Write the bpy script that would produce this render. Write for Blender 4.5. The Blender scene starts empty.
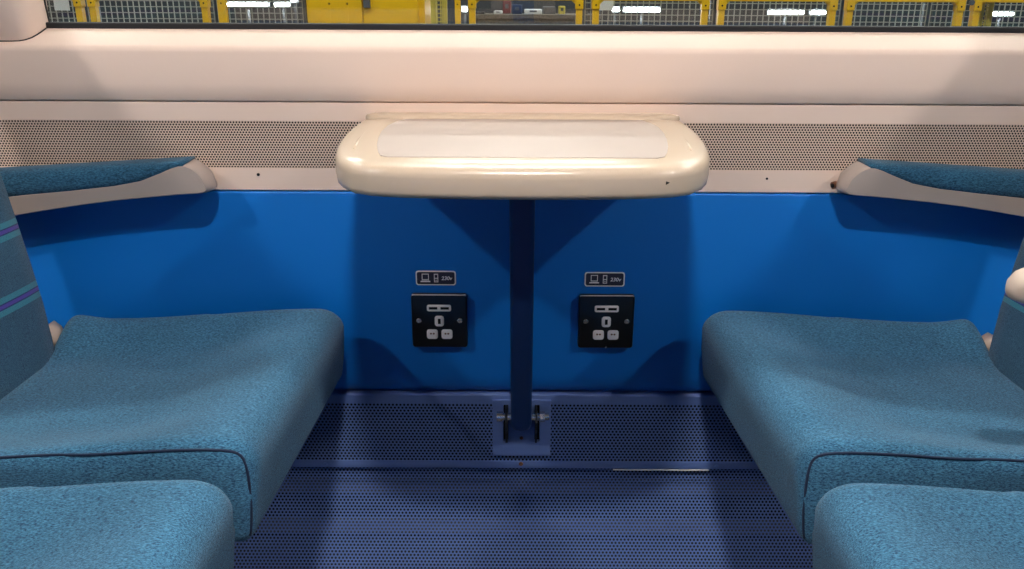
import bpy, bmesh, math, random
import numpy as np
from mathutils import Vector, Matrix
random.seed(4)
S = bpy.context.scene
COL = S.collection

# ------------------------------------------------------------------ camera, world, exposure
cam_d = bpy.data.cameras.new('camera')
cam = bpy.data.objects.new('camera', cam_d)
COL.objects.link(cam)
cam_d.sensor_width = 36.0
cam_d.lens = 800.0 / 1024 * 36.0
cam_d.shift_x = -10.0 / 1024
cam_d.shift_y = -29.5 / 1024
cam_d.clip_start = 0.02
cam_d.clip_end = 100
cam.matrix_world = (Matrix.Translation((0, -1.2, 0.92)) @ Matrix.Rotation(math.radians(90 - 17.7), 4, 'X')
                    @ Matrix.Rotation(math.radians(0.28), 4, 'Z'))
S.camera = cam
w = bpy.data.worlds.new('depot_ambient')
S.world = w
w.use_nodes = True
w.node_tree.nodes['Background'].inputs[0].default_value = (0.75, 0.85, 1.0, 1)
w.node_tree.nodes['Background'].inputs[1].default_value = 0.12
S.view_settings.view_transform = 'Standard'
S.view_settings.look = 'None'
S.view_settings.exposure = 0.12
S.view_settings.gamma = 1.0
S.view_settings.use_curve_mapping = False

LAMP_STRENGTH = 900.0         # saloon ceiling lamps
LAMP_COLOR = (1.0, 0.955, 0.91)
DEPOT_STRENGTH = 105.0        # depot batten lamps

# ------------------------------------------------------------------ materials
def lin(c):
    return tuple(((v / 255.0) / 12.92 if v / 255.0 <= 0.04045 else ((v / 255.0 + 0.055) / 1.055) ** 2.4) for v in c) + (1.0,)

def base_mat(name):
    m = bpy.data.materials.new(name)
    m.use_nodes = True
    nt = m.node_tree
    b = nt.nodes['Principled BSDF']
    return m, nt, b

def mat(name, rgb, rough=0.5, metal=0.0, var=0.06, vscale=12.0, bump=0.0, bscale=200.0, spec=0.5, coat=0.0, stretch=(1, 1, 1)):
    m, nt, b = base_mat(name)
    N, L = nt.nodes, nt.links
    tc = N.new('ShaderNodeTexCoord')
    mp = N.new('ShaderNodeMapping')
    mp.inputs['Scale'].default_value = stretch
    L.new(tc.outputs['Object'], mp.inputs['Vector'])
    nz = N.new('ShaderNodeTexNoise')
    nz.inputs['Scale'].default_value = vscale
    nz.inputs['Detail'].default_value = 5
    L.new(mp.outputs[0], nz.inputs['Vector'])
    mx = N.new('ShaderNodeMixRGB')
    c = lin(rgb)
    mx.inputs[1].default_value = tuple(max(0, v * (1 - var)) for v in c[:3]) + (1,)
    mx.inputs[2].default_value = tuple(min(1, v * (1 + var)) for v in c[:3]) + (1,)
    L.new(nz.outputs['Fac'], mx.inputs[0])
    L.new(mx.outputs[0], b.inputs['Base Color'])
    b.inputs['Roughness'].default_value = rough
    b.inputs['Metallic'].default_value = metal
    b.inputs['Specular IOR Level'].default_value = spec
    b.inputs['Coat Weight'].default_value = coat
    b.inputs['Coat Roughness'].default_value = 0.12
    if bump > 0:
        n2 = N.new('ShaderNodeTexNoise')
        n2.inputs['Scale'].default_value = bscale
        n2.inputs['Detail'].default_value = 3
        L.new(mp.outputs[0], n2.inputs['Vector'])
        bp = N.new('ShaderNodeBump')
        bp.inputs['Strength'].default_value = bump
        bp.inputs['Distance'].default_value = 0.002
        L.new(n2.outputs['Fac'], bp.inputs['Height'])
        L.new(bp.outputs[0], b.inputs['Normal'])
    return m

def fabric(name, dark, light, stripes=False, wl=1.0):
    """woven moquette: stretched yarn rows with flecks; optional woven bands"""
    m, nt, b = base_mat(name)
    N, L = nt.nodes, nt.links
    tc = N.new('ShaderNodeTexCoord')
    mp = N.new('ShaderNodeMapping')
    mp.inputs['Scale'].default_value = (280, 820, 820)
    L.new(tc.outputs['Object'], mp.inputs['Vector'])
    n1 = N.new('ShaderNodeTexNoise'); n1.inputs['Scale'].default_value = 1.0; n1.inputs['Detail'].default_value = 4
    n1.inputs['Roughness'].default_value = 0.7
    L.new(mp.outputs[0], n1.inputs['Vector'])
    n2 = N.new('ShaderNodeTexNoise'); n2.inputs['Scale'].default_value = 9.0; n2.inputs['Detail'].default_value = 3
    L.new(tc.outputs['Object'], n2.inputs['Vector'])
    r1 = N.new('ShaderNodeValToRGB')
    r1.color_ramp.elements[0].position = 0.36; r1.color_ramp.elements[0].color = lin(dark)
    r1.color_ramp.elements[1].position = 0.64; r1.color_ramp.elements[1].color = lin(light)
    L.new(n1.outputs['Fac'], r1.inputs[0])
    mr = N.new('ShaderNodeMapRange')
    mr.inputs[1].default_value = 0.3; mr.inputs[2].default_value = 0.7
    mr.inputs[3].default_value = 0.88; mr.inputs[4].default_value = 1.1
    L.new(n2.outputs['Fac'], mr.inputs[0])
    mul = N.new('ShaderNodeMixRGB'); mul.blend_type = 'MULTIPLY'; mul.inputs[0].default_value = 1.0
    L.new(r1.outputs[0], mul.inputs[1]); L.new(mr.outputs[0], mul.inputs[2])
    out = mul.outputs[0]
    if stripes:
        sx = N.new('ShaderNodeSeparateXYZ'); L.new(tc.outputs['Object'], sx.inputs[0])
        a = N.new('ShaderNodeMath'); a.operation = 'SUBTRACT'; a.inputs[1].default_value = 0.5035
        L.new(sx.outputs['Z'], a.inputs[0])
        md = N.new('ShaderNodeMath'); md.operation = 'MODULO'; md.inputs[1].default_value = 0.093
        L.new(a.outputs[0], md.inputs[0])
        dv = N.new('ShaderNodeMath'); dv.operation = 'DIVIDE'; dv.inputs[1].default_value = 0.093
        L.new(md.outputs[0], dv.inputs[0])
        rp = N.new('ShaderNodeValToRGB'); rp.color_ramp.interpolation = 'CONSTANT'
        el = rp.color_ramp.elements
        el[0].position = 0.0; el[0].color = (0, 0, 0, 0)
        el[1].position = 0.05; el[1].color = lin((62, 140, 158))
        for p, c in ((0.135, lin((40, 62, 120))), (0.155, lin((88, 70, 168))), (0.205, lin((40, 62, 120))), (0.225, lin((62, 140, 158)))):
            e = el.new(p); e.color = c
        e = el.new(0.31); e.color = (0, 0, 0, 0)
        L.new(dv.outputs[0], rp.inputs[0])
        ms = N.new('ShaderNodeMixRGB')
        L.new(rp.outputs['Alpha'], ms.inputs[0]); L.new(out, ms.inputs[1]); L.new(rp.outputs['Color'], ms.inputs[2])
        m2 = N.new('ShaderNodeMixRGB'); m2.blend_type = 'MULTIPLY'; m2.inputs[0].default_value = 1.0
        mr2 = N.new('ShaderNodeMapRange'); mr2.inputs[1].default_value = 0.35; mr2.inputs[2].default_value = 0.65
        mr2.inputs[3].default_value = 0.72; mr2.inputs[4].default_value = 1.12
        L.new(n1.outputs['Fac'], mr2.inputs[0])
        fl = N.new('ShaderNodeMixRGB'); L.new(rp.outputs['Alpha'], fl.inputs[0]); fl.inputs[1].default_value = (1, 1, 1, 1)
        L.new(mr2.outputs[0], fl.inputs[2])
        L.new(ms.outputs[0], m2.inputs[1]); L.new(fl.outputs[0], m2.inputs[2])
        out = m2.outputs[0]
    L.new(out, b.inputs['Base Color'])
    b.inputs['Roughness'].default_value = 0.92
    b.inputs['Specular IOR Level'].default_value = 0.15
    b.inputs['Sheen Weight'].default_value = 0.15
    b.inputs['Sheen Roughness'].default_value = 0.5
    bp = N.new('ShaderNodeBump'); bp.inputs['Strength'].default_value = 0.55; bp.inputs['Distance'].default_value = 0.0016
    L.new(n1.outputs['Fac'], bp.inputs['Height']); L.new(bp.outputs[0], b.inputs['Normal'])
    return m

def emit(name, rgb, strength):
    m, nt, b = base_mat(name)
    b.inputs['Base Color'].default_value = (0.8, 0.8, 0.8, 1)
    b.inputs['Emission Color'].default_value = tuple(rgb) + (1,)
    b.inputs['Emission Strength'].default_value = strength
    return m

def glass(name):
    m, nt, b = base_mat(name)
    N, L = nt.nodes, nt.links
    nt.nodes.remove(b)
    tr = N.new('ShaderNodeBsdfTransparent'); tr.inputs[0].default_value = (0.86, 0.9, 0.9, 1)
    gl = N.new('ShaderNodeBsdfGlossy'); gl.inputs['Roughness'].default_value = 0.02
    mx = N.new('ShaderNodeMixShader'); mx.inputs[0].default_value = 0.05
    L.new(tr.outputs[0], mx.inputs[1]); L.new(gl.outputs[0], mx.inputs[2])
    L.new(mx.outputs[0], N['Material Output'].inputs[0])
    return m

M = {}
M['cream'] = mat('cream_moulding', (226, 200, 183), 0.55, var=0.04, vscale=5, bump=0.05, bscale=500, spec=0.35)
M['cream_perf'] = mat('cream_perforated', (214, 188, 172), 0.45, var=0.05, vscale=6)
M['table'] = mat('ivory_laminate', (198, 177, 154), 0.26, var=0.025, vscale=8, coat=0.15)
M['inlay'] = mat('pale_tabletop', (178, 161, 150), 0.5, var=0.025, vscale=30)
M['blue'] = mat('blue_wall_panel', (2, 106, 190), 0.42, var=0.05, vscale=3, bump=0.04, bscale=700)
M['bluegrey'] = mat('blue_grey_steel', (100, 124, 178), 0.42, metal=0.0, var=0.14, vscale=18, stretch=(1, 6, 6))
M['leg'] = mat('dark_blue_leg', (15, 52, 104), 0.34, var=0.06, vscale=20)
M['dark'] = mat('dark_cavity', (8, 8, 10), 0.9, var=0.2)
M['hole_back'] = mat('dull_backing', (9, 9, 10), 0.9, var=0.3, vscale=30)
M['fin'] = mat('heater_fin_metal', (74, 72, 74), 0.6, metal=0.0, var=0.3, vscale=60)
M['black'] = mat('black_faceplate', (14, 13, 14), 0.3, var=0.3, vscale=40, spec=0.5)
M['edge_metal_glint'] = mat('plate_edge_metal_glint', (240, 214, 200), 0.3, metal=0.0, var=0.05)  # metal rim; its pale colour paints in the light the top bevel reflects
M['white'] = mat('white_plastic', (252, 242, 236), 0.4, var=0.02)
M['chrome'] = mat('bright_screw', (225, 214, 205), 0.22, metal=0.9, var=0.1, vscale=100)
M['rust'] = mat('rusty_screw', (130, 84, 58), 0.55, metal=0.4, var=0.3, vscale=300)
M['sticker'] = mat('charcoal_sticker', (48, 44, 62), 0.45, var=0.08, vscale=30)
M['rubber'] = mat('black_rubber', (16, 15, 17), 0.65, var=0.2, vscale=30)
M['arm'] = mat('taupe_plastic', (170, 154, 144), 0.42, var=0.05, vscale=20, bump=0.12, bscale=900)
M['arm2'] = mat('beige_plastic', (186, 166, 150), 0.42, var=0.04, vscale=20)
M['seat'] = fabric('blue_moquette', (18, 56, 86), (82, 140, 172))
M['pad'] = fabric('armrest_moquette', (18, 54, 78), (60, 112, 140))
M['back'] = fabric('striped_moquette', (22, 58, 84), (70, 116, 142), stripes=True)
M['piping'] = mat('navy_piping', (22, 38, 66), 0.8, var=0.2, vscale=200)
M['pan'] = mat('seat_pan', (28, 32, 40), 0.6, var=0.1)
M['floor'] = mat('floor_vinyl', (36, 39, 48), 0.6, var=0.25, vscale=90)
M['ceil'] = mat('ceiling_white', (190, 188, 184), 0.5, var=0.02)
M['glass'] = glass('window_glass')
M['night_glass'] = mat('dark_window_glass', (14, 16, 20), 0.08, var=0.1)
M['yellow'] = mat('yellow_paint', (238, 186, 0), 0.45, var=0.08, vscale=6)
M['yellow_pale'] = mat('pale_yellow_paint', (206, 190, 84), 0.5, var=0.08, vscale=9)
M['wire'] = mat('galvanised_wire', (172, 172, 164), 0.5, metal=0.2, var=0.1)
M['notice'] = mat('notice_paper', (226, 230, 234), 0.6, var=0.03)
M['concrete'] = mat('depot_concrete', (96, 92, 86), 0.85, var=0.25, vscale=4, bump=0.3, bscale=40)
M['depot_wall'] = mat('depot_wall_dark', (54, 56, 60), 0.8, var=0.35, vscale=1.6)
M['rubble'] = mat('grimy_bench', (104, 98, 90), 0.9, var=0.6, vscale=38, bump=0.5, bscale=60)
M['steel'] = mat('depot_steel', (96, 100, 106), 0.5, metal=0.4, var=0.15)
M['navy_box'] = mat('navy_case', (44, 54, 84), 0.5, var=0.1)
M['red'] = mat('dull_red', (112, 40, 48), 0.6, var=0.1)
M['lamp'] = emit('lamp_diffuser', LAMP_COLOR, LAMP_STRENGTH)
M['depot_lamp'] = emit('depot_tube', (1.0, 0.98, 0.93), DEPOT_STRENGTH)

# ------------------------------------------------------------------ helpers
def obj(name, verts, faces, material, parent=None, smooth=False, auto=None):
    me = bpy.data.meshes.new(name)
    me.from_pydata([tuple(v) for v in verts], [], [tuple(f) for f in faces])
    me.update()
    bm = bmesh.new(); bm.from_mesh(me)
    bmesh.ops.recalc_face_normals(bm, faces=bm.faces)
    if auto is not None:
        for e in bm.edges:
            e.smooth = not (len(e.link_faces) == 2 and e.calc_face_angle(0) > math.radians(auto))
    bm.to_mesh(me); bm.free()
    if smooth or auto is not None:
        me.polygons.foreach_set('use_smooth', [True] * len(me.polygons))
    me.materials.append(M[material] if isinstance(material, str) else material)
    o = bpy.data.objects.new(name, me)
    COL.objects.link(o)
    if parent is not None:
        o.parent = parent
        o.matrix_parent_inverse = parent.matrix_world.inverted() if False else Matrix.Translation(-parent.location)
    return o

def empty(name, loc):
    o = bpy.data.objects.new(name, None)
    COL.objects.link(o); o.location = loc; o.empty_display_size = 0.05
    return o

def tag(o, label, cat, group=None):
    o['label'] = label; o['category'] = cat
    if group: o['group'] = group
    return o

def struct(o):
    o['kind'] = 'structure'
    return o

class MB:
    def __init__(s): s.v = []; s.f = []
    def add(s, v, f):
        n = len(s.v); s.v += [tuple(p) for p in v]; s.f += [tuple(i + n for i in q) for q in f]; return s
    def box(s, x0, x1, y0, y1, z0, z1, b=0.0):
        x0, x1 = min(x0, x1), max(x0, x1); y0, y1 = min(y0, y1), max(y0, y1); z0, z1 = min(z0, z1), max(z0, z1)
        bm = bmesh.new()
        bmesh.ops.create_cube(bm, size=1)
        for q in bm.verts:
            q.co = Vector(((x0 + x1) / 2 + q.co.x * (x1 - x0), (y0 + y1) / 2 + q.co.y * (y1 - y0), (z0 + z1) / 2 + q.co.z * (z1 - z0)))
        if b > 0:
            bmesh.ops.bevel(bm, geom=list(bm.edges), offset=b, segments=2, profile=0.5, affect='EDGES')
        bm.verts.index_update()
        s.add([q.co for q in bm.verts], [[q.index for q in f.verts] for f in bm.faces]); bm.free()
        return s
    def tube(s, pts, r, n=8, cap=True):
        pts = [Vector(p) for p in pts]
        rings = []
        up = None
        for i, p in enumerate(pts):
            t = (pts[min(i + 1, len(pts) - 1)] - pts[max(i - 1, 0)]).normalized()
            if up is None:
                up = Vector((0, 0, 1)) if abs(t.z) < 0.9 else Vector((1, 0, 0))
            a = t.cross(up).normalized(); bb = a.cross(t).normalized(); up = bb
            rings.append([p + r * (math.cos(k * 2 * math.pi / n) * a + math.sin(k * 2 * math.pi / n) * bb) for k in range(n)])
        v = [q for rg in rings for q in rg]
        f = [(i * n + k, i * n + (k + 1) % n, (i + 1) * n + (k + 1) % n, (i + 1) * n + k) for i in range(len(pts) - 1) for k in range(n)]
        if cap:
            f.append(tuple(range(n))); f.append(tuple((len(pts) - 1) * n + k for k in range(n)))
        return s.add(v, f)
    def loops(s, rings, cap0=True, cap1=True, closed=True):
        n = len(rings[0]); v = [q for r in rings for q in r]
        f = []
        for i in range(len(rings) - 1):
            for k in range(n if closed else n - 1):
                f.append((i * n + k, i * n + (k + 1) % n, (i + 1) * n + (k + 1) % n, (i + 1) * n + k))
        if cap0: f.append(tuple(range(n)))
        if cap1: f.append(tuple((len(rings) - 1) * n + k for k in range(n)))
        return s.add(v, f)
    def plate(s, cx, cz, wd, ht, y_wall, depth, r, bev, n=5):
        """rounded rectangular plate standing on a plane y = y_wall, growing toward -y"""
        def ring(inset, y):
            out = []
            hw, hh, rr = wd / 2 - inset, ht / 2 - inset, max(r - inset, 0.0002)
            for qx, qz, a0 in ((1, 1, 0), (-1, 1, 90), (-1, -1, 180), (1, -1, 270)):
                for k in range(n + 1):
                    a = math.radians(a0 + 90 * k / n)
                    out.append((cx + qx * (hw - rr) + rr * math.cos(a), y, cz + qz * (hh - rr) + rr * math.sin(a)))
            return out
        return s.loops([ring(0, y_wall), ring(0, y_wall - depth + bev), ring(bev * 0.35, y_wall - depth + bev * 0.3), ring(bev, y_wall - depth)])
    def build(s, name, material, parent=None, smooth=False, auto=None):
        return obj(name, s.v, s.f, material, parent, smooth, auto)

def extrude_profile(name, prof, x0, x1, material, parent=None, closed=False, auto=35):
    """profile in (y, z) pulled along x"""
    n = len(prof)
    v = [(x0, p[0], p[1]) for p in prof] + [(x1, p[0], p[1]) for p in prof]
    f = [(i, i + 1, n + i + 1, n + i) for i in range(n - 1)]
    if closed:
        f.append((n - 1, 0, n, 2 * n - 1)); f.append(tuple(range(n))); f.append(tuple(range(n, 2 * n)))
    return obj(name, v, f, material, parent, auto=auto)

def perforated(name, x0, x1, prof, pitch, hole, material, parent, nseg=8):
    """perforated sheet: rows of staggered real holes; prof = [(y, z), ...] running downward"""
    L = [0.0]
    for a, b in zip(prof, prof[1:]):
        L.append(L[-1] + math.hypot(b[0] - a[0], b[1] - a[1]))
    rows = max(1, round(L[-1] / (pitch * 0.866)))
    h = L[-1] / rows
    cols = int((x1 - x0) / pitch)
    pitch = (x1 - x0) / cols
    hw, hh = pitch / 2, h / 2
    outer = [(hw, 0), (hw, hh), (0, hh), (-hw, hh), (-hw, 0), (-hw, -hh), (0, -hh), (hw, -hh)]
    inner = [(hole / 2 * math.cos(k * math.pi / 4), hole / 2 * math.sin(k * math.pi / 4)) for k in range(8)]
    cell = np.array(outer + inner)
    us, vs = [], []
    centers = []
    fillers = []
    for r in range(rows):
        vv = (r + 0.5) * h
        if r % 2 == 0:
            for c in range(cols): centers.append((x0 + (c + 0.5) * pitch, vv))
        else:
            for c in range(1, cols): centers.append((x0 + c * pitch, vv))
            fillers += [(x0, x0 + hw, vv), (x1 - hw, x1, vv)]
    cen = np.array(centers)
    pts = (cen[:, None, :] + cell[None, :, :] * np.array([1, -1])).reshape(-1, 2)
    quads = np.array([[k, (k + 1) % 8, 8 + (k + 1) % 8, 8 + k] for k in range(8)])
    faces = (np.arange(len(cen))[:, None, None] * 16 + quads[None]).reshape(-1, 4)
    extra = []
    base = len(pts)
    ef = []
    for a, b, vv in fillers:
        i = base + len(extra)
        extra += [(a, vv - hh), (b, vv - hh), (b, vv + hh), (a, vv + hh)]
        ef.append([i, i + 1, i + 2, i + 3])
    if extra:
        pts = np.vstack([pts, np.array(extra)]); faces = np.vstack([faces, np.array(ef)])
    pl = np.array(prof)
    yy = np.interp(pts[:, 1], L, pl[:, 0]); zz = np.interp(pts[:, 1], L, pl[:, 1])
    co = np.column_stack([pts[:, 0], yy, zz]).astype(np.float32)
    me = bpy.data.meshes.new(name)
    nf = len(faces)
    me.vertices.add(len(co)); me.vertices.foreach_set('co', co.ravel())
    me.loops.add(nf * 4); me.loops.foreach_set('vertex_index', faces.astype(np.int32).ravel())
    me.polygons.add(nf); me.polygons.foreach_set('loop_start', np.arange(0, nf * 4, 4, dtype=np.int32))
    me.update(calc_edges=True)
    me.materials.append(M[material])
    o = bpy.data.objects.new(name, me); COL.objects.link(o)
    if parent is not None:
        o.parent = parent; o.matrix_parent_inverse = Matrix.Translation(-parent.location)
    return o

def copy_tree(o, parent=None, offset=(0, 0, 0)):
    c = o.copy(); COL.objects.link(c)
    if parent is None:
        c.location = Vector(o.location) + Vector(offset)
    else:
        c.parent = parent; c.matrix_parent_inverse = o.matrix_parent_inverse.copy()
    for ch in list(o.children): copy_tree(ch, c)
    return c

# ------------------------------------------------------------------ carriage shell
FZ = -0.03                       # saloon floor level
XW = 2.4
fl = MB().box(-5.0, 5.0, -2.62, 0.10, FZ - 0.05, FZ).build('floor', 'floor'); struct(fl)
ce = MB().box(-5.0, 5.0, -2.62, 0.12, 2.26, 2.31).build('ceiling', 'ceil'); struct(ce)
wn = MB().box(-5.0, 5.0, -2.68, -2.62, FZ - 0.05, 2.31).build('wall_near', 'blue'); struct(wn)
for k in range(4):
    wo = empty('window_%d' % (k + 2), (-3.6 + 2.4 * k, -2.62, 0.9)); struct(wo)
    MB().box(-4.65 + 2.4 * k, -2.55 + 2.4 * k, -2.622, -2.612, 0.88, 1.75).build('pane', 'night_glass', wo)
    MB().box(-4.75 + 2.4 * k, -2.45 + 2.4 * k, -2.622, -2.617, 0.82, 1.81).build('surround', 'cream', wo)
for nm, sx in (('wall_left', -1), ('wall_right', 1)):
    struct(MB().box(sx * 5.0, sx * 5.06, -2.68, 0.12, FZ - 0.05, 2.31).build(nm, 'cream'))

wall = empty('wall_far', (0, 0.0, FZ)); struct(wall)
# carriage side skin behind the panels
MB().box(-5.0, 5.0, 0.10, 0.13, FZ - 0.05, 0.874).build('outer_skin', 'steel', wall)
# moulded upper panel with sloping sill
extrude_profile('sill_panel', [(0.10, 0.8775), (0.052, 0.8765), (0.046, 0.8755), (0.002, 0.8550), (-0.0035, 0.8513), (-0.0052, 0.845),
                               (-0.0055, 0.80), (-0.0052, 0.7765), (-0.0040, 0.7752), (0.02, 0.7752)], -5.0, 5.0, 'cream', wall, auto=60)
# cream duct rail: plain band, perforated band, plain band
extrude_profile('duct_rail', [(0.02, 0.7742), (-0.001, 0.7742), (-0.003, 0.773), (-0.003, 0.7457), (0.0, 0.7452)], -5.0, 5.0, 'cream', wall)
perforated('perforated_strip', -1.5, 1.5, [(-0.0025, 0.7455), (-0.0025, 0.6745)], 0.0044, 0.0031, 'cream_perf', wall)
for sx in (-1, 1):
    MB().box(sx * 1.5, sx * 5.0, -0.0025, 0.004, 0.6745, 0.7455).build('duct_strip_blank', 'cream', wall)
extrude_profile('duct_rail', [(0.0, 0.6750), (-0.003, 0.6745), (-0.003, 0.641), (-0.001, 0.6395), (0.02, 0.6395)], -5.0, 5.0, 'cream', wall)
MB().box(-5.0, 5.0, 0.012, 0.02, 0.6395, 0.7755).build('duct_back', 'hole_back', wall)
# blue lower panel
extrude_profile('blue_panel', [(0.03, 0.6385), (-0.002, 0.6385), (-0.0042, 0.6375), (-0.005, 0.635), (-0.005, 0.330), (-0.0035, 0.312),
                               (0.002, 0.301), (0.010, 0.2955), (0.03, 0.294)], -5.0, 5.0, 'blue', wall, auto=60)
# kick panel and heater grille
KX = 1.0
extrude_profile('kick_panel_border', [(0.03, 0.2945), (-0.002, 0.2945), (-0.004, 0.2925), (-0.004, 0.277), (-0.0025, 0.2765)], -5.0, 5.0, 'bluegrey', wall)
perforated('kick_panel_mesh', -KX, KX, [(-0.003, 0.277), (-0.003, 0.168)], 0.0063, 0.0042, 'bluegrey', wall)
extrude_profile('kick_panel_border', [(-0.0025, 0.1685), (-0.004, 0.168), (-0.0048, 0.157), (-0.004, 0.1545), (0.012, 0.1535)], -5.0, 5.0, 'bluegrey', wall)
hp = [(0.004, 0.1525), (0.002, 0.118), (-0.016, 0.066), (-0.06, FZ)]
perforated('heater_grille', -KX, KX, hp, 0.0063, 0.0041, 'bluegrey', wall)
MB().box(-5.0, 5.0, 0.05, 0.06, FZ, 0.294).build('heater_back', 'hole_back', wall)
for sx in (-1, 1):
    MB().box(sx * KX, sx * 5.0, -0.003, 0.01, 0.168, 0.277).build('kick_panel_blank', 'bluegrey', wall)
    MB().box(sx * KX, sx * 5.0, -0.055, 0.01, FZ, 0.152).build('kick_panel_blank', 'bluegrey', wall)
for zc, yc in ((0.098, 0.026), (0.030, 0.008)):
    fin = MB()
    fin.box(-KX, KX, yc - 0.008, yc + 0.008, zc - 0.012, zc + 0.012, 0.004)
    fin.build('heater_element', 'fin', wall)
# screws and plug holes in the panels
def screw(x, y, z, r, material, parent, nm='screw'):
    m = MB()
    rings = []
    for rr, dy in ((r, 0.0), (r, -0.0008), (r * 0.8, -0.0016), (r * 0.35, -0.0017), (r * 0.3, -0.0009)):
        rings.append([(x + rr * math.cos(a * math.pi / 6), y + dy, z + rr * math.sin(a * math.pi / 6)) for a in range(12)])
    m.loops(rings)
    return m.build(nm, material, parent, auto=40)
for x, z, y, r, mt in ((-0.402, 0.6645, -0.003, 0.0024, 'dark'), (0.3725, 0.662, -0.003, 0.0018, 'dark'),
                       (-0.335, 0.1605, -0.0046, 0.0036, 'bluegrey'), (0.335, 0.1605, -0.0046, 0.0036, 'bluegrey'),
                       (0.0, 0.1635, -0.0046, 0.0038, 'rust')):
    screw(x, y, z, r, mt, wall)
MB().box(0.158, 0.322, -0.0044, -0.0020, 0.1512, 0.1530).build('gap_highlight', 'white', wall)  # white strip painting the highlight in the gap below the kick panel
# upper part of the wall above the window
WX0, WX1 = -0.715, 1.62
MB().box(-5.0, 5.0, -0.01, 0.10, 1.74, 2.26).build('header_panel', 'cream', wall)

# window
win = empty('window_1', (0, 0.06, 0.877)); struct(win)
MB().box(WX0 - 0.09, WX1 + 0.1, 0.0585, 0.0625, 0.88, 1.75).build('pane', 'glass', win)
g = MB()
g.box(WX0 - 0.1, WX1 + 0.1, 0.047, 0.075, 0.874, 0.8845, 0.002)
g.box(WX0 - 0.1, WX1 + 0.1, 0.047, 0.075, 1.735, 1.76, 0.002)
g.box(WX0 - 0.1, WX0 - 0.012, 0.049, 0.075, 0.874, 1.76, 0.002)
g.box(WX1 + 0.006, WX1 + 0.1, 0.049, 0.075, 0.874, 1.76, 0.002)
g.build('gasket', 'rubber', win)

# pillar covers beside the window: proud moulding with a swept lower corner
def pillar(nm, xe, sgn, x_far):
    """column cover: face rolls back toward the glass, lower corner swept"""
    rel = [(0.0, 0.0546, 0.8808), (-0.0002, 0.0488, 0.8781), (-0.003, 0.0343, 0.8714), (-0.0058, 0.025, 0.867), (-0.0094, 0.0173, 0.8634), (-0.0154, 0.0117, 0.8608), (-0.0228, 0.0089, 0.8595), (-0.0354, 0.008, 0.8591), (-0.0486, 0.0078, 0.859)]
    cols = [(xe + sgn * a, y, z) for a, y, z in rel] + [(x_far, rel[-1][1], rel[-1][2])]
    rings = [[(x, min(y + 0.02, 0.056), z), (x, y + 0.0012, z), (x, y, z + 0.0015), (x, y, z + 0.05), (x, y, 1.76)] for x, y, z in cols]
    rings = [[(x, 0.058, z) for x, y, z in rings[0]]] + rings
    o = MB().loops(rings, False, False, closed=False).build(nm, 'cream', None, auto=50); struct(o)
    m2 = MB().tube([(xe + sgn * 0.0016, 0.0475, 1.76), (xe + sgn * 0.0016, 0.0475, 0.95)] + [(x + sgn * 0.0006, y + 0.0015, z - 0.0006) for x, y, z in cols], 0.0014, 6)
    s2 = m2.build('edge_seal', 'rubber', None, smooth=True)  # dark rubber seam following the outline of the cover
    s2.parent = o
    return o
pillar('trim_1', -0.7154, 1.0, -1.35)
pillar('trim_2', 1.585, -1.0, 2.3)
# saloon wall beyond the neighbouring windows
for nm, a, b in (('trim_3', -5.0, -1.34), ('trim_4', 2.29, 5.0)):
    struct(MB().box(a, b, 0.02, 0.06, 0.86, 1.75).build(nm, 'cream'))

# ------------------------------------------------------------------ saloon ceiling lamps
for i, x in enumerate((-3.6, -1.8, 0.0, 1.8, 3.6)):
    t = empty('ceiling_lamp', (x, -1.23, 2.26))
    tag(t, ['square-edged ceiling lamp over the aisle near the end wall', 'square-edged ceiling lamp over the seat back by the pillar', 'square-edged ceiling lamp straight above the table bay',
            'square-edged ceiling lamp over the seat back with armrest', 'square-edged ceiling lamp over the aisle at the far window'][i], 'lamp', 'saloon ceiling lamps')
    fr = MB()
    hw, hd = 0.075, 0.036
    fr.box(x - hw - 0.015, x + hw + 0.015, -1.23 - hd - 0.015, -1.23 - hd, 2.235, 2.262)
    fr.box(x - hw - 0.015, x + hw + 0.015, -1.23 + hd, -1.23 + hd + 0.015, 2.235, 2.262)
    fr.box(x - hw - 0.015, x - hw, -1.23 - hd, -1.23 + hd, 2.235, 2.262)
    fr.box(x + hw, x + hw + 0.015, -1.23 - hd, -1.23 + hd, 2.235, 2.262)
    fr.build('frame', 'steel', t)
    MB().box(x - hw, x + hw, -1.23 - hd, -1.23 + hd, 2.238, 2.25).build('diffuser', 'lamp', t)

# ------------------------------------------------------------------ table
TZ = 0.756
tab = empty('folding_table', (0, -0.01, TZ - 0.035))
tag(tab, 'ivory window table with rounded edge and single dark blue leg', 'table')
half = [(0.2385, 0.004), (0.2400, -0.03), (0.2402, -0.08), (0.2385, -0.13), (0.2345, -0.18), (0.2288, -0.225), (0.2215, -0.265), (0.2120, -0.30),
        (0.2005, -0.327), (0.185, -0.348), (0.163, -0.3605), (0.132, -0.3678), (0.09, -0.372), (0.045, -0.3745), (0.0, -0.3752)]
plan = half + [(-x, y) for x, y in half[-2::-1]]
def offs(poly, d):
    n = len(poly); out = []
    for i in range(n):
        p0, p1 = Vector(poly[max(i - 1, 0)]), Vector(poly[min(i + 1, n - 1)])
        t = (p1 - p0).normalized(); nr = Vector((-t.y, t.x))
        c = Vector((0, -0.1))
        if (c - Vector(poly[i])).dot(nr) < 0: nr = -nr
        q = Vector(poly[i]) + nr * d
        out.append((q.x, poly[i][1] if i in (0, n - 1) else q.y))
    return out
rings = []
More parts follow.
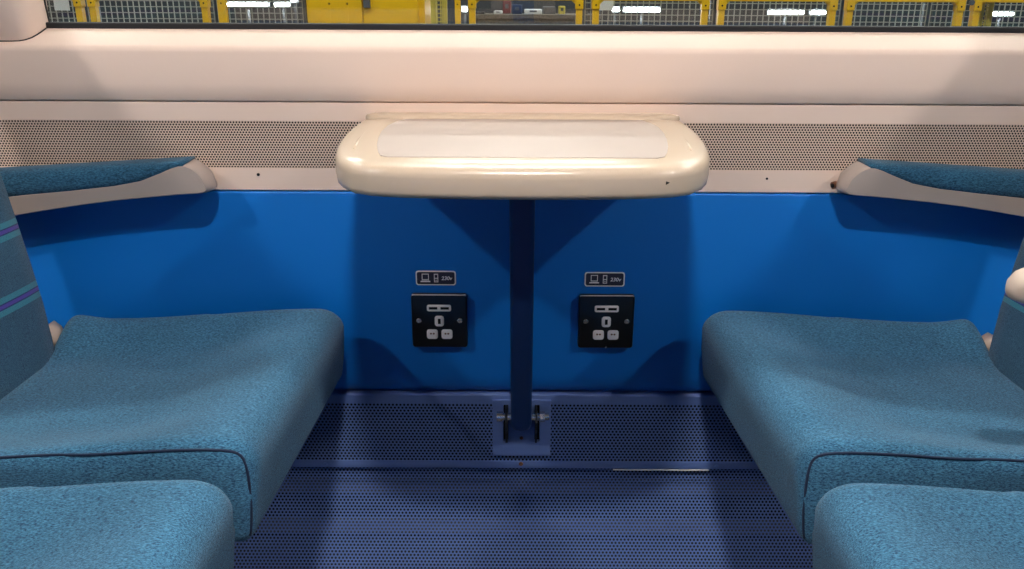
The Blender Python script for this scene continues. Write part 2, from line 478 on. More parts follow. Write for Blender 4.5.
for d, z in ((0.05, -0.036), (0.012, -0.0395), (0.004, -0.039), (0.0008, -0.037), (0.0, -0.032), (0.0, -0.017), (0.0008, -0.0125), (0.0032, -0.0085), (0.008, -0.0055), (0.017, -0.0030), (0.030, -0.0012), (0.042, -0.0006)):
    rings.append([(x, y, TZ + z) for x, y in offs(plan, d)])
MB().loops(rings).build('table_top', 'table', tab, auto=70)
# pale inlay with bowed ends
ih = [(0.170, -0.046), (0.179, -0.07), (0.184, -0.11), (0.1835, -0.16), (0.179, -0.21), (0.172, -0.26), (0.164, -0.30), (0.157, -0.325), (0.148, -0.333)]
ipl = ih + [(-x, y) for x, y in ih[::-1]]
MB().loops([[(x, y, TZ - 0.004) for x, y in ipl], [(x, y, TZ - 0.0003) for x, y in ipl], [(x * 0.992, -0.18 + (y + 0.18) * 0.992, TZ + 0.0002) for x, y in ipl]]).build('top_inlay', 'inlay', tab, auto=50)
# raised rear lip
lip = []
for k in range(41):
    a = k / 40
    x = -0.231 + 0.462 * a
    e = min(1.0, min(a, 1 - a) / 0.05)
    e = math.sin(e * math.pi / 2) ** 0.7 if e < 1 else 1.0
    hh = 0.001 + 0.0030 * e
    dd = 0.018 + 0.024 * e
    lip.append([(x, 0.003, TZ - 0.004), (x, 0.003, TZ + hh * 0.9), (x, -0.003, TZ + hh), (x, -dd * 0.5, TZ + hh), (x, -dd * 0.8, TZ + hh * 0.7), (x, -dd, TZ - 0.002), (x, -dd, TZ - 0.004)])
MB().loops(lip).build('rear_lip', 'table', tab, auto=60)
# mouldings on each end of the top (soft raised ribs)
for sx in (-1, 1):
    MB().tube([(sx * 0.204, -0.045, TZ - 0.0036), (sx * 0.2065, -0.10, TZ - 0.0036), (sx * 0.2055, -0.16, TZ - 0.0036), (sx * 0.202, -0.22, TZ - 0.0036), (sx * 0.196, -0.275, TZ - 0.0036)], 0.0026, 8).build('end_rib', 'table', tab, smooth=True)
MB().add([(0.1535, -0.3628, 0.7362), (0.1578, -0.3619, 0.7345), (0.1530, -0.3628, 0.7318), (0.1548, -0.3627, 0.7345)], [(0, 1, 3), (0, 3, 2), (1, 2, 3)]).build('chip', 'dark', tab)
# leg
def leg_ring(x_h, y, z, th, n=5, r=0.007):
    out = []
    for qx, qy, a0 in ((1, 1, 0), (-1, 1, 90), (-1, -1, 180), (1, -1, 270)):
        for k in range(n + 1):
            a = math.radians(a0 + 90 * k / n)
            out.append((qx * (x_h - r) + r * math.cos(a), y + qy * (th - r) + r * math.sin(a), z))
    return out
lr = []
for z, y, xh, th in ((0.2445, -0.027, 0.0085, 0.008), (0.247, -0.027, 0.0135, 0.010), (0.253, -0.0275, 0.0165, 0.011), (0.260, -0.030, 0.0172, 0.0115), (0.45, -0.088, 0.0172, 0.0115), (0.50, -0.104, 0.0172, 0.0115), (0.72, -0.180, 0.0172, 0.0115), (0.745, -0.188, 0.0172, 0.0115)):
    lr.append(leg_ring(xh, y, z, th))
MB().loops(lr).build('leg', 'leg', tab, auto=40)
MB().box(-0.045, 0.045, -0.245, -0.13, 0.7125, 0.722, 0.002).build('leg_mount', 'leg', tab)
# foot bracket
br = MB()
br.box(-0.048, -0.0295, -0.0093, -0.0035, 0.1825, 0.2865, 0.001)
br.box(0.0305, 0.0495, -0.0093, -0.0035, 0.1825, 0.2865, 0.001)
br.box(-0.0215, 0.0225, -0.00915, -0.0035, 0.2100, 0.2790)
br.box(-0.0302, 0.0312, -0.0092, -0.0035, 0.1825, 0.2105)
br.box(-0.0302, 0.0312, -0.0092, -0.0035, 0.2785, 0.2865)
bk = br.build('foot_bracket', 'bluegrey', tab)
MB().box(-0.031, 0.032, -0.0036, -0.0031, 0.204, 0.283).build('slot_back', 'dark', bk)
for sx in (-1, 1):
    ear = MB()
    pts = [(-0.004, 0.2785), (-0.004, 0.2085), (-0.012, 0.2085), (-0.018, 0.230), (-0.036, 0.247), (-0.040, 0.262), (-0.034, 0.2735), (-0.022, 0.2775)]
    x0, x1 = (0.0235, 0.0265) if sx > 0 else (-0.0265, -0.0225)
    ear.loops([[(x0, y, z) for y, z in pts], [(x1, y, z) for y, z in pts]])
    ear.build('bracket_ear', 'pan', bk)
    bolt = MB()
    bolt.tube([(sx * 0.017, -0.027, 0.2665), (sx * 0.0305, -0.027, 0.2665)], 0.0062, 14)
    if sx < 0: bolt.tube([(-0.0305, -0.027, 0.2665), (-0.0400, -0.027, 0.2665)], 0.0088, 16)
    else: bolt.tube([(0.0305, -0.027, 0.2665), (0.0385, -0.027, 0.2665)], 0.0088, 6)
    if sx > 0: bolt.tube([(0.0385, -0.027, 0.2665), (0.046, -0.027, 0.2672)], 0.006, 10)
    bolt.build('pivot_bolt', 'chrome', bk, auto=40)
screw(0.0005, -0.0092, 0.2165, 0.0032, 'rust', bk)

# ------------------------------------------------------------------ sockets and stickers
def text_mesh(body, size, x, y, z, material, parent, name):
    cu = bpy.data.curves.new('t', 'FONT'); cu.body = body; cu.size = size; cu.extrude = 0.0001; cu.align_x = 'LEFT'; cu.shear = 0.15; cu.offset = 0.0002
    to = bpy.data.objects.new('t', cu); COL.objects.link(to)
    bpy.context.view_layer.update()
    me = bpy.data.meshes.new_from_object(to.evaluated_get(bpy.context.evaluated_depsgraph_get()))
    bpy.data.objects.remove(to)
    me.transform(Matrix.Translation((x, y, z)) @ Matrix.Rotation(math.radians(90), 4, 'X'))
    me.materials.clear(); me.materials.append(M[material])
    o = bpy.data.objects.new(name, me); COL.objects.link(o); o.parent = parent; o.matrix_parent_inverse = Matrix.Translation(-parent.location)
    return o

WY = -0.005       # face of the blue panel
def socket(cx, cz, label, alt):
    t = empty('wall_socket', (cx, WY, cz)); tag(t, label, 'socket', 'sockets under the table')
    W_, H_ = 0.0885, 0.0905
    MB().plate(cx + (0.004 if alt else -0.0) , cz - 0.003, W_ + 0.004, H_ + 0.003, WY + 0.0005, 0.0035, 0.003, 0.0004).build('backing_box', 'black', t, auto=30) if False else None
    MB().plate(cx, cz, W_, H_, WY + 0.0005, 0.0105, 0.0045, 0.0022).build('faceplate', 'black', t, auto=30)
    MB().plate(cx, cz + H_ / 2 - 0.0016, W_ - 0.003, 0.0036, WY - 0.0076, 0.0018, 0.001, 0.0006).build('top_edge', 'edge_metal_glint', t, auto=30)
    F = WY - 0.010
    u = MB().plate(cx, cz + 0.0232, 0.0385, 0.0112, F + 0.0005, 0.0017, 0.003, 0.0006).build('usb_module', 'white', t, auto=30)
    for dx in (-0.0092, 0.0092):
        MB().box(cx + dx - 0.0066, cx + dx + 0.0066, F - 0.0016, F - 0.0008, cz + 0.0212, cz + 0.0252).build('usb_port', 'dark', u)
    e = MB().plate(cx, cz + 0.001, 0.0148, 0.0182, F + 0.0005, 0.0019, 0.0045, 0.0008).build('earth_shutter', 'white', t, auto=30)
    MB().box(cx - 0.0022, cx + 0.0022, F - 0.0018, F - 0.0010, cz - 0.0034, cz + 0.0054).build('pin_slot', 'dark', e)
    for dx in (-0.0117, 0.0117):
        p = MB().plate(cx + dx, cz - 0.0216, 0.0178, 0.0165, F + 0.0005, 0.0019, 0.0042, 0.0008).build('pin_shutter', 'white', t, auto=30)
        for ddx in (-0.0022, 0.0022):
            MB().box(cx + dx + ddx - 0.0014, cx + dx + ddx + 0.0014, F - 0.0017, F - 0.0010, cz - 0.0216, cz - 0.0190).build('pin_slot', 'rust', p)
    for dx in (-0.0327, 0.0327):
        screw(cx + dx, F + 0.0002, cz + 0.0015, 0.0042, 'chrome', t)
    if alt:
        screw(cx + 0.001, WY - 0.0102, cz - 0.0425, 0.0014, 'chrome', t, 'tamper_pin')
    return t
socket(-0.1315, 0.4295, 'black socket plate with white USB ports, left of table leg on pillar side'.replace('left of table leg on', 'on blue wall at the'), False)
socket(0.1350, 0.4295, 'black socket plate with white USB ports and tiny bottom pin, away from pillar', True)

def sticker(cx, cz, label):
    t = empty('power_sticker', (cx, WY, cz)); tag(t, label, 'sticker', 'stickers above the sockets')
    MB().plate(cx, cz, 0.0635, 0.0242, WY + 0.0003, 0.0010, 0.004, 0.0002).build('border', 'white', t)
    MB().plate(cx, cz, 0.0595, 0.0202, WY - 0.0005, 0.0006, 0.003, 0.0001).build('field', 'sticker', t)
    y = WY - 0.0011
    lp = MB()
    a, z = cx - 0.0165, cz + 0.0016
    lp.box(a - 0.0056, a + 0.0056, y - 0.0003, y + 0.0002, z + 0.0046, z + 0.0058); lp.box(a - 0.0056, a + 0.0056, y - 0.0003, y + 0.0002, z - 0.0046, z - 0.0034)
    lp.box(a - 0.0056, a - 0.0044, y - 0.0003, y + 0.0002, z - 0.0046, z + 0.0058); lp.box(a + 0.0044, a + 0.0056, y - 0.0003, y + 0.0002, z - 0.0046, z + 0.0058)
    lp.box(a - 0.0078, a + 0.0078, y - 0.0003, y + 0.0002, z - 0.0082, z - 0.0062)
    lp.box(a - 0.0060, a + 0.0060, y - 0.0003, y + 0.0002, z - 0.0066, z - 0.0055)
    lp.build('laptop_icon', 'white', t)
    ph = MB(); b = cx + 0.0005
    ph.box(b - 0.0034, b + 0.0034, y - 0.0003, y + 0.0002, cz + 0.0058, cz + 0.0074); ph.box(b - 0.0034, b + 0.0034, y - 0.0003, y + 0.0002, cz - 0.0008, cz + 0.0006)
    ph.box(b - 0.0034, b - 0.0021, y - 0.0003, y + 0.0002, cz - 0.0068, cz + 0.0074); ph.box(b + 0.0021, b + 0.0034, y - 0.0003, y + 0.0002, cz - 0.0068, cz + 0.0074)
    ph.box(b - 0.0034, b + 0.0034, y - 0.0003, y + 0.0002, cz - 0.0068, cz - 0.0055); ph.box(b - 0.0009, b + 0.0009, y - 0.0003, y + 0.0002, cz - 0.0042, cz - 0.0026)
    ph.build('phone_icon', 'white', t)
    text_mesh('230v', 0.0086, cx + 0.0088, y, cz - 0.0030, 'white', t, 'lettering')
sticker(-0.1362, 0.4998, 'small dark sticker with laptop, phone and 230v, over pillar-side socket')
sticker(0.1310, 0.4990, 'small dark sticker with laptop, phone and 230v, over socket away from pillar')

# ------------------------------------------------------------------ wall armrests
def armrest(s, label, hole):
    """s = -1 beside the pillar, +1 opposite; coordinates given for x > 0 then mirrored"""
    t = empty('padded_armrest', (s * 0.62, -0.03, 0.64)); tag(t, label, 'armrest', 'armrests along the blue wall')
    top = [(0.462, 0.6755), (0.468, 0.6825), (0.4755, 0.6885), (0.484, 0.6922), (0.493, 0.6918), (0.504, 0.6885), (0.52, 0.6815), (0.5506, 0.6695), (0.59, 0.662), (0.65, 0.655), (0.7246, 0.6476), (0.80, 0.638), (0.86, 0.630)]
    bot = [(0.457, 0.6600), (0.4575, 0.6550), (0.461, 0.6518), (0.47, 0.6505), (0.49, 0.6492), (0.515, 0.6470), (0.545, 0.6440), (0.5837, 0.640), (0.63, 0.634), (0.68, 0.6262), (0.7303, 0.6176), (0.80, 0.604), (0.86, 0.592)]
    top = [(x * 1.015, z - 0.0043) for x, z in top]; bot = [(x * 1.015, z - 0.0043) for x, z in bot]
    if s > 0: top = [(x + 0.012, z + 0.002) for x, z in top]; bot = [(x + 0.012, z + 0.002) for x, z in bot]
    prof = bot[::-1] + top
    def ring(y, e, inset, lift):
        out = []
        for i, (x, z) in enumerate(prof):
            wgt = max(0.0, 1 - (x - (0.476 if s > 0 else 0.464)) / 0.05) ** 0.6
            istop = i >= len(bot)
            xx = x - e * wgt
            zz = z + (-inset if istop else inset) + (lift if istop else 0) * (1 if x < 0.50 else 0.3)
            out.append((s * xx, y, zz))
        return out
    MB().loops([ring(-0.0545, 0.0, 0.0012, 0), ring(-0.053, 0.0005, 0.0, 0), ring(-0.050, 0.003, 0.0, 0.0005), ring(-0.038, 0.0075, 0.0, 0.0015), ring(-0.024, 0.006, 0.0, 0.0025), ring(-0.010, -0.004, 0.0, 0.002), ring(-0.004, -0.008, 0.0, 0.001)]).build('shell', 'arm', t, auto=38)
    pb = [(0.4865, 0.6925), (0.494, 0.6917), (0.504, 0.6885), (0.52, 0.6815), (0.5506, 0.6695), (0.59, 0.662), (0.65, 0.655), (0.7246, 0.6476), (0.80, 0.638), (0.86, 0.630)]
    rr = []
    for x, zb in pb:
        k = (x - 0.4865) / 0.3735
        x = x * 1.015 + (0.012 if s > 0 else 0); zb -= (0.0023 if s > 0 else 0.0043)
        zt = (0.697 if s > 0 else 0.695) - 0.024 * k
        zt = max(zt, zb + 0.001)
        th = zt - zb
        rr.append([(s * x, -0.0538, zb - 0.002), (s * x, -0.0545, zb + th * 0.25), (s * x, -0.0542, zb + th * 0.55), (s * x, -0.050, zb + th * 0.82), (s * x, -0.043, zb + th * 0.96),
                   (s * x, -0.032, zt), (s * x, -0.018, zt - 0.0003), (s * x, -0.006, zt - 0.002), (s * x, -0.006, zb - 0.004), (s * x, -0.04, zb - 0.004)])
    MB().loops(rr).build('pad', 'pad', t, smooth=True)
    if hole:
        MB().tube([(s * 0.4720, -0.020, 0.657), (s * 0.4665, -0.022, 0.656)], 0.0058, 12).build('exposed_fixing', 'rust', t, auto=40)
        MB().tube([(s * 0.4672, -0.0218, 0.6562), (s * 0.4658, -0.0223, 0.656)], 0.0036, 10).build('fixing_hole', 'dark', t, auto=40)
    return t
armrest(-1, 'taupe wall armrest with blue padded top beside the window pillar', False)
armrest(1, 'taupe wall armrest with blue padded top and exposed fixing at its tip', True)

# ------------------------------------------------------------------ seats
def smooth01(a): a = max(0.0, min(1.0, a)); return a * a * (3 - 2 * a)

def cushion_height(sv, tv):
    """sv: 0 back .. 1 front, tv: 0 wall side .. 1 aisle side"""
    c = 2 * tv - 1
    h = -0.016 + 0.018 * smooth01((sv - 0.15) / 0.75)
    dish = smooth01((1 - abs(c)) / 0.55) * (1 - smooth01((sv - 0.55) / 0.38))
    h -= 0.026 * dish
    wing = smooth01((0.16 - sv) / 0.16) * smooth01((abs(c) - 0.45) / 0.45)
    h += 0.007 * wing
    h -= 0.010 * smooth01((0.30 - sv) / 0.30) * (1 - smooth01((abs(c) - 0.5) / 0.4))
    return h

def cushion(s, y0, y1, parent, xf=0.268, taper=0.0):
    xb = 0.70
    zt, zb = 0.466, 0.340
    cx, cyy, czz = (xb + xf) / 2, (y0 + y1) / 2, (zt + zb) / 2
    hx, hy, hz = (xb - xf) / 2, (y1 - y0) / 2, (zt - zb) / 2
    def axis(h, n, r):
        a = [-h + r * (1 - math.cos(k * math.pi / 12)) for k in range(6)]
        m = [-h + r + (2 * h - 2 * r) * k / n for k in range(n + 1)]
        return a + m + [-q for q in a[::-1]]
    ax, ay, az = axis(hx, 26, 0.04), axis(hy, 22, 0.03), axis(hz, 4, 0.03)
    RX, RY, RZ = 0.046, 0.020, 0.040
    vid = {}; V = []; F = []
    def put(i, j, k):
        key = (i, j, k)
        if key in vid: return vid[key]
        px, py, pz = ax[i], ay[j], az[k]
        rx, rz = (RX, RZ) if (px > 0 and pz > 0) else (0.02, 0.02)
        # px > 0 is the front (towards the table)
        ryy = RY if pz > 0 else 0.014
        ix = max(-hx + rx, min(hx - rx, px)); iy = max(-hy + ryy, min(hy - ryy, py)); iz = max(-hz + rz, min(hz - rz, pz))
        d = Vector(((px - ix) / rx, (py - iy) / ryy, (pz - iz) / rz))
        if d.length > 1e-9:
            m = max(abs(d.x), abs(d.y), abs(d.z))
            d = d.normalized() * m
            px, py, pz = ix + d.x * rx, iy + d.y * ryy, iz + d.z * rz
        sv = (px + hx) / (2 * hx); tv = 1 - (py + hy) / (2 * hy)
        wz = smooth01((pz + hz) / (2 * hz))
        pz += cushion_height(sv, tv) * wz
        # front lip rolls under
        px -= 0.016 * smooth01((px / hx - 0.7) / 0.3) * (1 - (pz + hz) / (2 * hz)) if px > 0 else 0
        px -= taper * tv * sv
        V.append((s * (cx - px), cyy + py, czz + pz)); vid[key] = len(V) - 1
        return vid[key]
    nx, ny, nz = len(ax) - 1, len(ay) - 1, len(az) - 1
    for i in range(nx):
        for j in range(ny):
            for k in (0, nz): F.append((put(i, j, k), put(i + 1, j, k), put(i + 1, j + 1, k), put(i, j + 1, k)))
    for i in range(nx):
        for k in range(nz):
            for j in (0, ny): F.append((put(i, j, k), put(i + 1, j, k), put(i + 1, j, k + 1), put(i, j, k + 1)))
    for j in range(ny):
        for k in range(nz):
            for i in (0, nx): F.append((put(i, j, k), put(i, j + 1, k), put(i, j + 1, k + 1), put(i, j, k + 1)))
    o = obj('cushion', V, F, 'seat', parent, smooth=True)
    # seam along the aisle-side edge: taken from the mesh itself
    jn = 2
    path = [V[vid[(i, jn, nz)]] for i in range(4, nx - 3) if (i, jn, nz) in vid]
    path += [V[vid[(nx - 3 + q, jn, nz)]] for q in range(0, 4) if (nx - 3 + q, jn, nz) in vid]
    path += [V[vid[(nx, jn, k)]] for k in range(nz - 1, 1, -1) if (nx, jn, k) in vid]
    cl = []
    for p in path:
        if not cl or (Vector(p) - Vector(cl[-1])).length > 0.004: cl.append(p)
    cl = [Vector(p) for p in cl]
    for _ in range(5):
        cl = [cl[0]] + [(cl[q - 1] + 2 * cl[q] + cl[q + 1]) / 4 for q in range(1, len(cl) - 1)] + [cl[-1]]
    cl = [p + Vector((0, -0.0007, 0.0007)) for p in cl]
    MB().tube(cl, 0.0015, 6).build('seam', 'piping', o, smooth=True)
    return o

def backrest(s, y0, y1, parent):
    # centre line of the front face: (z, x)
    fz = [(0.405, 0.690), (0.45, 0.692), (0.50, 0.695), (0.56, 0.702), (0.62, 0.710), (0.69, 0.720), (0.78, 0.738), (0.86, 0.758), (0.93, 0.780), (0.98, 0.795), (1.02, 0.804), (1.04, 0.810), (1.05, 0.817)]
    rings = []
    for i, (z, x) in enumerate(fz):
        end = 0.03 if i == len(fz) - 1 else (0.012 if i == len(fz) - 2 else 0.0)
        a, b = y0 + end, y1 - end
        th = 0.085 - end
        n = 14
        rg = []
        r = 0.022
        for q in range(n + 1):
            tt = q / n
            c = 2 * tt - 1
            xx = x + 0.010 * (1 - smooth01(abs(c) / 0.8)) + (r * (1 - math.sqrt(max(0, 1 - max(0, (abs(c) - 0.86) / 0.14) ** 2))))
            rg.append((s * xx, a + (b - a) * tt, z))
        rg += [(s * (x + th), b - 0.004, z), (s * (x + th + 0.008), (a + b) / 2, z), (s * (x + th), a + 0.004, z)]
        rings.append(rg)
    o = MB().loops(rings).build('backrest', 'back', parent, auto=60)
    hd = [(z, x) for z, x in fz if z >= 0.60]
    sh = MB()
    sh.loops([[(s * (x + 0.072), y0 + 0.006, z), (s * (x + 0.072), y1 - 0.006, z), (s * (x + 0.100), y1 - 0.012, z), (s * (x + 0.100), y0 + 0.012, z)] for z, x in fz])
    sh.build('back_shell', 'arm', parent)
    return o

def seat(s, y0, y1, label, wallside):
    t = empty('train_seat', (s * 0.60, (y0 + y1) / 2, FZ)); tag(t, label, 'seat', 'blue moquette seats around the table')
    cushion(s, y0, y1, t, (0.268 if s < 0 else 0.272) if wallside else (0.282 if s < 0 else 0.288), (0.013 if s < 0 else 0.024) if wallside else 0.0)
    by1 = y1 - 0.05 if wallside else y1 - 0.015
    backrest(s, y0 + 0.005, by1, t)
    MB().box(s * 0.36, s * 0.72, y0 + 0.03, y1 - 0.03, 0.305, 0.350, 0.008).build('seat_pan', 'pan', t)
    MB().box(s * 0.52, s * 0.60, y0 + 0.16, y1 - 0.16, FZ, 0.31, 0.006).build('pedestal', 'pan', t)
    MB().box(s * 0.44, s * 0.68, y0 + 0.12, y1 - 0.12, FZ, FZ + 0.012, 0.003).build('foot_plate', 'steel', t)
    if wallside:
        MB().loops([[(s * 0.694, y, 0.420), (s * 0.716, y, 0.414), (s * 0.720, y, 0.436), (s * 0.710, y, 0.453 if s < 0 else 0.441), (s * 0.700, y, 0.444 if s < 0 else 0.434)] for y in (y1 - 0.056, y1 - 0.034)]).build('side_trim', 'arm2', t, auto=30)
    return t
seat(-1, -0.455, -0.040, 'blue fabric seat against the blue wall beneath the pillar-side armrest', True)
seat(1, -0.455, -0.040, 'blue fabric seat between the blue wall and the lowered centre armrest', True)
seat(-1, -0.935, -0.500, 'blue fabric aisle seat with no armrest lowered, pillar side', False)
seat(1, -0.935, -0.500, 'blue fabric aisle seat next to the lowered beige centre armrest', False)

# lowered centre armrest
ca = empty('centre_armrest', (0.62, -0.478, 0.62)); tag(ca, 'beige lowered centre armrest with rounded tip between two blue seats', 'armrest')
rr = []
for x, zt, zb, hw in ((0.468, 0.660, 0.654, 0.006), (0.471, 0.668, 0.648, 0.012), (0.478, 0.675, 0.645, 0.016), (0.490, 0.680, 0.645, 0.0185), (0.52, 0.684, 0.648, 0.0195), (0.60, 0.685, 0.650, 0.0195), (0.70, 0.685, 0.650, 0.0195), (0.78, 0.684, 0.650, 0.0195)):
    c = (zt + zb) / 2; h = (zt - zb) / 2
    rr.append([(x, -0.478 + hw * (abs(math.cos(a)) ** 0.7) * (1 if math.cos(a) > 0 else -1), c + h * (abs(math.sin(a)) ** 0.7) * (1 if math.sin(a) > 0 else -1)) for a in [k * math.pi / 12 for k in range(24)]])
MB().loops(rr).build('arm', 'arm2', ca, auto=50)
MB().tube([(0.775, -0.497, 0.656), (0.775, -0.459, 0.656)], 0.014, 12).build('pivot', 'pan', ca, auto=40)

# ------------------------------------------------------------------ depot seen through the window
GZ = -1.15
FY = 5.0
K = 135.4
def X(px, y=None): return (px - 522) * (((FY if y is None else y) + 1.2) * 0.953 + 0.01) / 800
gd = MB().box(-12, 12, 0.6, 14, GZ - 0.1, GZ).build('depot_floor', 'concrete'); struct(gd)
bw = MB().box(-12, 12, 10.0, 10.2, GZ, 6.0).build('wall_depot', 'depot_wall'); struct(bw)
dc = MB().box(-12, 12, 0.6, 10.2, 6.0, 6.1).build('ceiling_depot', 'depot_wall'); struct(dc)

def guard(px0, px1, label):
    x0, x1 = X(px0), X(px1)
    t = empty('guard_panel', ((x0 + x1) / 2, FY, GZ)); tag(t, label, 'barrier', 'yellow guard panels outside the window')
    for x in (x0, x1):
        lg = MB().box(x - 0.023, x + 0.023, FY - 0.025, FY + 0.025, GZ, 0.865).build('leg', 'yellow', t)
        MB().box(x - 0.029, x + 0.029, FY - 0.034, FY + 0.034, 0.855, 1.9, 0.004).build('sleeve', 'yellow', t)
        screw(x, FY - 0.034, 0.885, 0.007, 'dark', lg, 'bolt')
    MB().box(x0, x1, FY - 0.03, FY + 0.03, 0.916, 0.965, 0.003).build('bottom_rail', 'yellow', t)
    MB().box(x0, x1, FY - 0.03, FY + 0.03, 1.86, 1.92, 0.003).build('top_rail', 'yellow', t)
    for sx, x in ((1, x0 + 0.029), (-1, x1 - 0.029)):
        MB().loops([[(x, y, 0.918), (x + sx * 0.03, y, 0.918), (x, y, 0.890)] for y in (FY - 0.02, FY + 0.02)]).build('corner_gusset', 'yellow', t)
    return t
for a, b, lb in ((-36, 78, 'yellow tubular guard panel outside, next to the window pillar'), (92, 204, 'yellow tubular guard panel outside, between pillar panel and cabinet panel'),
             (471, 578, 'yellow guard panel outside framing the open machinery bay'), (594.5, 703.5, 'yellow guard panel outside with white notice on the mesh behind'),
             (720, 831, 'yellow guard panel outside, second one from the machinery bay'), (848, 958, 'yellow guard panel outside, third one from the machinery bay'),
             (974.5, 1085, 'yellow guard panel outside, fourth one from the machinery bay'), (1101, 1212, 'yellow guard panel outside, farthest from the cabinet')):
    guard(a, b, lb)

def post(px, wpx, material, label, y=FY):
    x = X(px, y)
    t = empty('fence_post', (x, y, GZ)); tag(t, label, 'post')
    MB().box(x - wpx / K / 2, x + wpx / K / 2, y - 0.025, y + 0.025, GZ, 2.0, 0.003).build('shaft', material, t)
    MB().box(x - 0.06, x + 0.06, y - 0.06, y + 0.06, GZ, GZ + 0.012).build('base_plate', material, t)
    screw(x, y - 0.025, 0.885, 0.006, 'dark', t, 'bolt')
post(221, 8, 'yellow', 'single yellow fence post between guard panel and yellow cabinet')
post(456.5, 5.5, 'yellow', 'single yellow fence post beside the yellow mesh gate')

# yellow cabinet
cb = empty('yellow_cabinet', (X(361), FY + 0.25, GZ)); tag(cb, 'large yellow double-door equipment cabinet outside the window', 'cabinet')
MB().box(X(304), X(423), FY + 0.03, FY + 0.5, GZ + 0.1, 2.1, 0.004).build('body', 'yellow', cb)
for a, b in ((305.5, 360.6), (361.6, 416.5)):
    d = MB().box(X(a), X(b), FY, FY + 0.032, GZ + 0.14, 2.06, 0.004).build('door', 'yellow', cb)
    if a > 350:
        MB().box(X(362.5), X(369.5), FY - 0.03, FY + 0.002, 0.855, 1.0, 0.006).build('handle', 'steel', d)
    else:
        for hx_ in (328, 346):
            MB().box(X(hx_) - 0.004, X(hx_) + 0.004, FY - 0.003, FY + 0.001, 0.75, 0.90).build('door_rib', 'yellow', d)
            screw(X(hx_), FY - 0.002, 0.885, 0.008, 'dark', d, 'bolt')
MB().box(X(306), X(421), FY + 0.06, FY + 0.46, GZ, GZ + 0.1).build('plinth', 'pan', cb)

# wire mesh screens
def mesh_screen(px0, px1, y, label, material='wire', cellw=0.044, frame=None, z0=-0.2, z1=1.6, group='wire mesh screens outside'):
    x0, x1 = X(px0, y), X(px1, y)
    t = empty('mesh_screen', ((x0 + x1) / 2, y, GZ)); tag(t, label, 'fence', group)
    m = MB(); n = max(2, round((x1 - x0) / cellw)); r = 0.0034
    for i in range(n + 1):
        x = x0 + (x1 - x0) * i / n
        m.box(x - r, x + r, y - r, y + r, z0, z1)
    k = int((z1 - z0) / cellw)
    for i in range(k + 1):
        z = z0 + cellw * i
        m.box(x0, x1, y - 3 * r, y - r, z - r, z + r)
    m.build('wire_grid', material, t)
    fr = MB(); q = 0.02
    fr.box(x0 - q, x0 + q, y, y + 0.03, GZ, z1); fr.box(x1 - q, x1 + q, y, y + 0.03, GZ, z1)
    fr.box(x0, x1, y, y + 0.03, z1 - 0.04, z1); fr.box(x0, x1, y, y + 0.03, z0, z0 + 0.04)
    fr.build('screen_frame', frame or 'steel', t)
    return t
SY = FY + 0.22
for a, b, lb in ((-60, 82, 'grey wire mesh screen behind the guard panel at the pillar'), (86, 212, 'grey wire mesh screen behind the guard panel before the cabinet'),
                 (216, 301, 'grey wire mesh screen between single yellow post and yellow cabinet'), (584, 712, 'grey wire mesh screen with white notice beside the machinery bay'),
                 (716, 839, 'grey wire mesh screen behind second guard panel past the machinery bay'), (843, 926, 'grey wire mesh screen before the pale upright'), (930, 1100, 'grey wire mesh screen past the pale upright')):
    mesh_screen(a, b, SY, lb)
mesh_screen(432, 443, FY + 0.04, 'narrow yellow mesh gate beside the yellow cabinet', 'yellow_pale', 0.03, 'yellow_pale', group='yellow mesh gate')
mesh_screen(981, 990, FY + 0.06, 'narrow pale yellow mesh strip behind the guard panels', 'yellow_pale', 0.03, 'yellow_pale', group='yellow mesh strip')
post(926, 7, 'notice', 'pale grey upright between two wire mesh screens', SY + 0.12)
post(561 + 48, 4, 'steel', 'thin dark upright behind the mesh notice', SY + 0.5)
for (a, b, z0, z1, lb) in ((54, 68.5, 0.825, 1.12, 'white paper notice on the mesh next to the window pillar'), (598, 612, 0.845, 1.10, 'white paper notice on the mesh beside the machinery bay')):
    n_ = MB().box(X(a, SY), X(b, SY), SY - 0.022, SY - 0.0105, z0, z1).build('notice', 'notice'); tag(n_, lb, 'notice', 'notices outside')
# green sign lamp disc on the right-hand posts
sg = MB().tube([(X(967), FY - 0.045, 0.915), (X(967), FY - 0.03, 0.915)], 0.02, 16).build('safety_marker', 'steel'); tag(sg, 'small round grey marker between two yellow guard legs', 'marker')

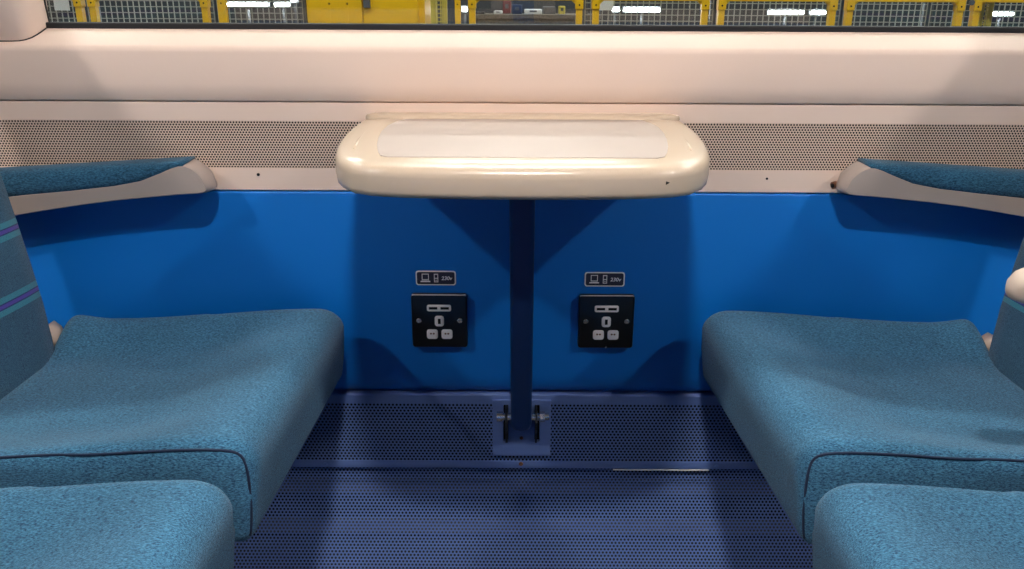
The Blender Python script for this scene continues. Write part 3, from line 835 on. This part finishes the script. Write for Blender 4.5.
# low batten lamps behind the screens
for a, b, z, y, lb in ((224, 267, 0.865, 6.6, 'long white tube lamp behind the screen before the cabinet'), (273.5, 288, 0.865, 6.6, 'short white tube lamp behind the screen before the cabinet'), (290, 296, 0.905, 6.8, 'tiny white lamp just beside the yellow cabinet'),
                       (623, 659, 0.835, 6.6, 'long white tube lamp behind the noticed screen'), (611, 618, 0.837, 6.6, 'short white tube lamp at the edge of the notice'),
                       (768, 803, 0.82, 6.6, 'long white tube lamp behind the second guard panel'), (810, 824, 0.82, 6.6, 'short white tube lamp behind the second guard panel'),
                       (992, 1012, 0.815, 6.6, 'white tube lamp past the pale yellow mesh strip'), (417.5, 421, 0.84, 6.6, 'small white lamp between cabinet and mesh gate'), (461, 465.5, 0.835, 6.3, 'small white lamp between two yellow posts')):
    k = 800 / ((y + 1.2) * 0.953 + 0.03)
    x0, x1 = (a - 522) / k, (b - 522) / k
    t = empty('tube_lamp', ((x0 + x1) / 2, y, z)); tag(t, lb, 'lamp', 'tube lamps in the depot')
    MB().tube([(x0, y, z), (x1, y, z)], 0.013, 10).build('tube', 'depot_lamp', t, auto=40)
    MB().box(x0 - 0.01, x1 + 0.01, y + 0.022, y + 0.05, z - 0.025, z + 0.03).build('fitting', 'steel', t)
    MB().box((x0 + x1) / 2 - 0.01, (x0 + x1) / 2 + 0.01, y + 0.05, y + 0.07, GZ, z).build('stand', 'steel', t)

# machinery bay: bench with equipment
bn = empty('work_bench', (0.11, 6.9, GZ)); tag(bn, 'long grey work bench in the open machinery bay', 'bench')
bx0, bx1 = -0.50, 0.72
BZ = 0.79
MB().box(bx0, bx1, 6.5, 7.3, BZ - 0.04, BZ, 0.004).build('bench_top', 'rubble', bn)
MB().box(bx0 + 0.01, bx1 - 0.01, 6.52, 6.56, GZ, BZ - 0.04).build('front_panel', 'rubble', bn)
for x in (bx0 + 0.05, bx1 - 0.05):
    MB().box(x - 0.03, x + 0.03, 7.2, 7.26, GZ, BZ - 0.04).build('leg', 'steel', bn)
def item(nm, lb, cat, material, x0, x1, dz, y0=6.75, y1=6.95):
    t = empty(nm, ((x0 + x1) / 2, (y0 + y1) / 2, BZ)); tag(t, lb, cat)
    MB().box(x0, x1, y0, y1, BZ, BZ + dz, min(0.008, dz / 4)).build('body', material, t)
    MB().box(x0 + (x1 - x0) * 0.3, x0 + (x1 - x0) * 0.7, y0 - 0.012, y0 + 0.002, BZ + dz * 0.4, BZ + dz * 0.75).build('latch', 'steel', t)
item('tool_case', 'navy tool case standing on the machinery bay bench', 'case', 'navy_box', -0.11, -0.01, 0.085)
item('tool_case', 'grey blue tool case beside the small yellow canister', 'case', 'steel', 0.19, 0.31, 0.07)
item('pale_beam', 'pale beam lying on the bench between two tool cases', 'beam', 'notice', 0.01, 0.18, 0.045)
item('canister', 'small yellow canister on the machinery bay bench', 'canister', 'yellow_pale', 0.34, 0.40, 0.075)
item('red_box', 'dull red box behind the navy tool case', 'box', 'red', -0.20, -0.12, 0.12, 7.0, 7.12)
item('clamp', 'pale clamp lying on the bench beside the navy case', 'clamp', 'notice', -0.28, -0.2, 0.03)
item('black_tray', 'low black tray at the bench end beside the yellow leg', 'tray', 'pan', -0.46, -0.36, 0.022, 6.55, 6.7)

# depot high-bay battens lighting the screens
for i, (x, y) in enumerate(((-4.0, 2.6), (0.0, 2.6), (4.0, 2.6), (-4.0, 7.0), (0.0, 7.0), (4.0, 7.0))):
    t = empty('depot_batten', (x, y, 4.6)); tag(t, ['depot batten lamp hung between train and screens, over the pillar end', 'depot batten lamp hung between train and screens, over the cabinet', 'depot batten lamp hung between train and screens, at the far panels', 'depot batten lamp hung behind the screens, over the pillar end', 'depot batten lamp hung above the machinery bay bench', 'depot batten lamp hung behind the screens, at the far panels'][i], 'lamp', 'depot roof battens')
    MB().box(x - 1.2, x + 1.2, y - 0.08, y + 0.08, 4.56, 4.60).build('diffuser', 'depot_lamp', t)
    MB().box(x - 1.25, x + 1.25, y - 0.1, y + 0.1, 4.60, 4.66).build('housing', 'steel', t)
    MB().box(x - 0.01, x + 0.01, y - 0.01, y + 0.01, 4.66, 6.0).build('hanger', 'steel', t)
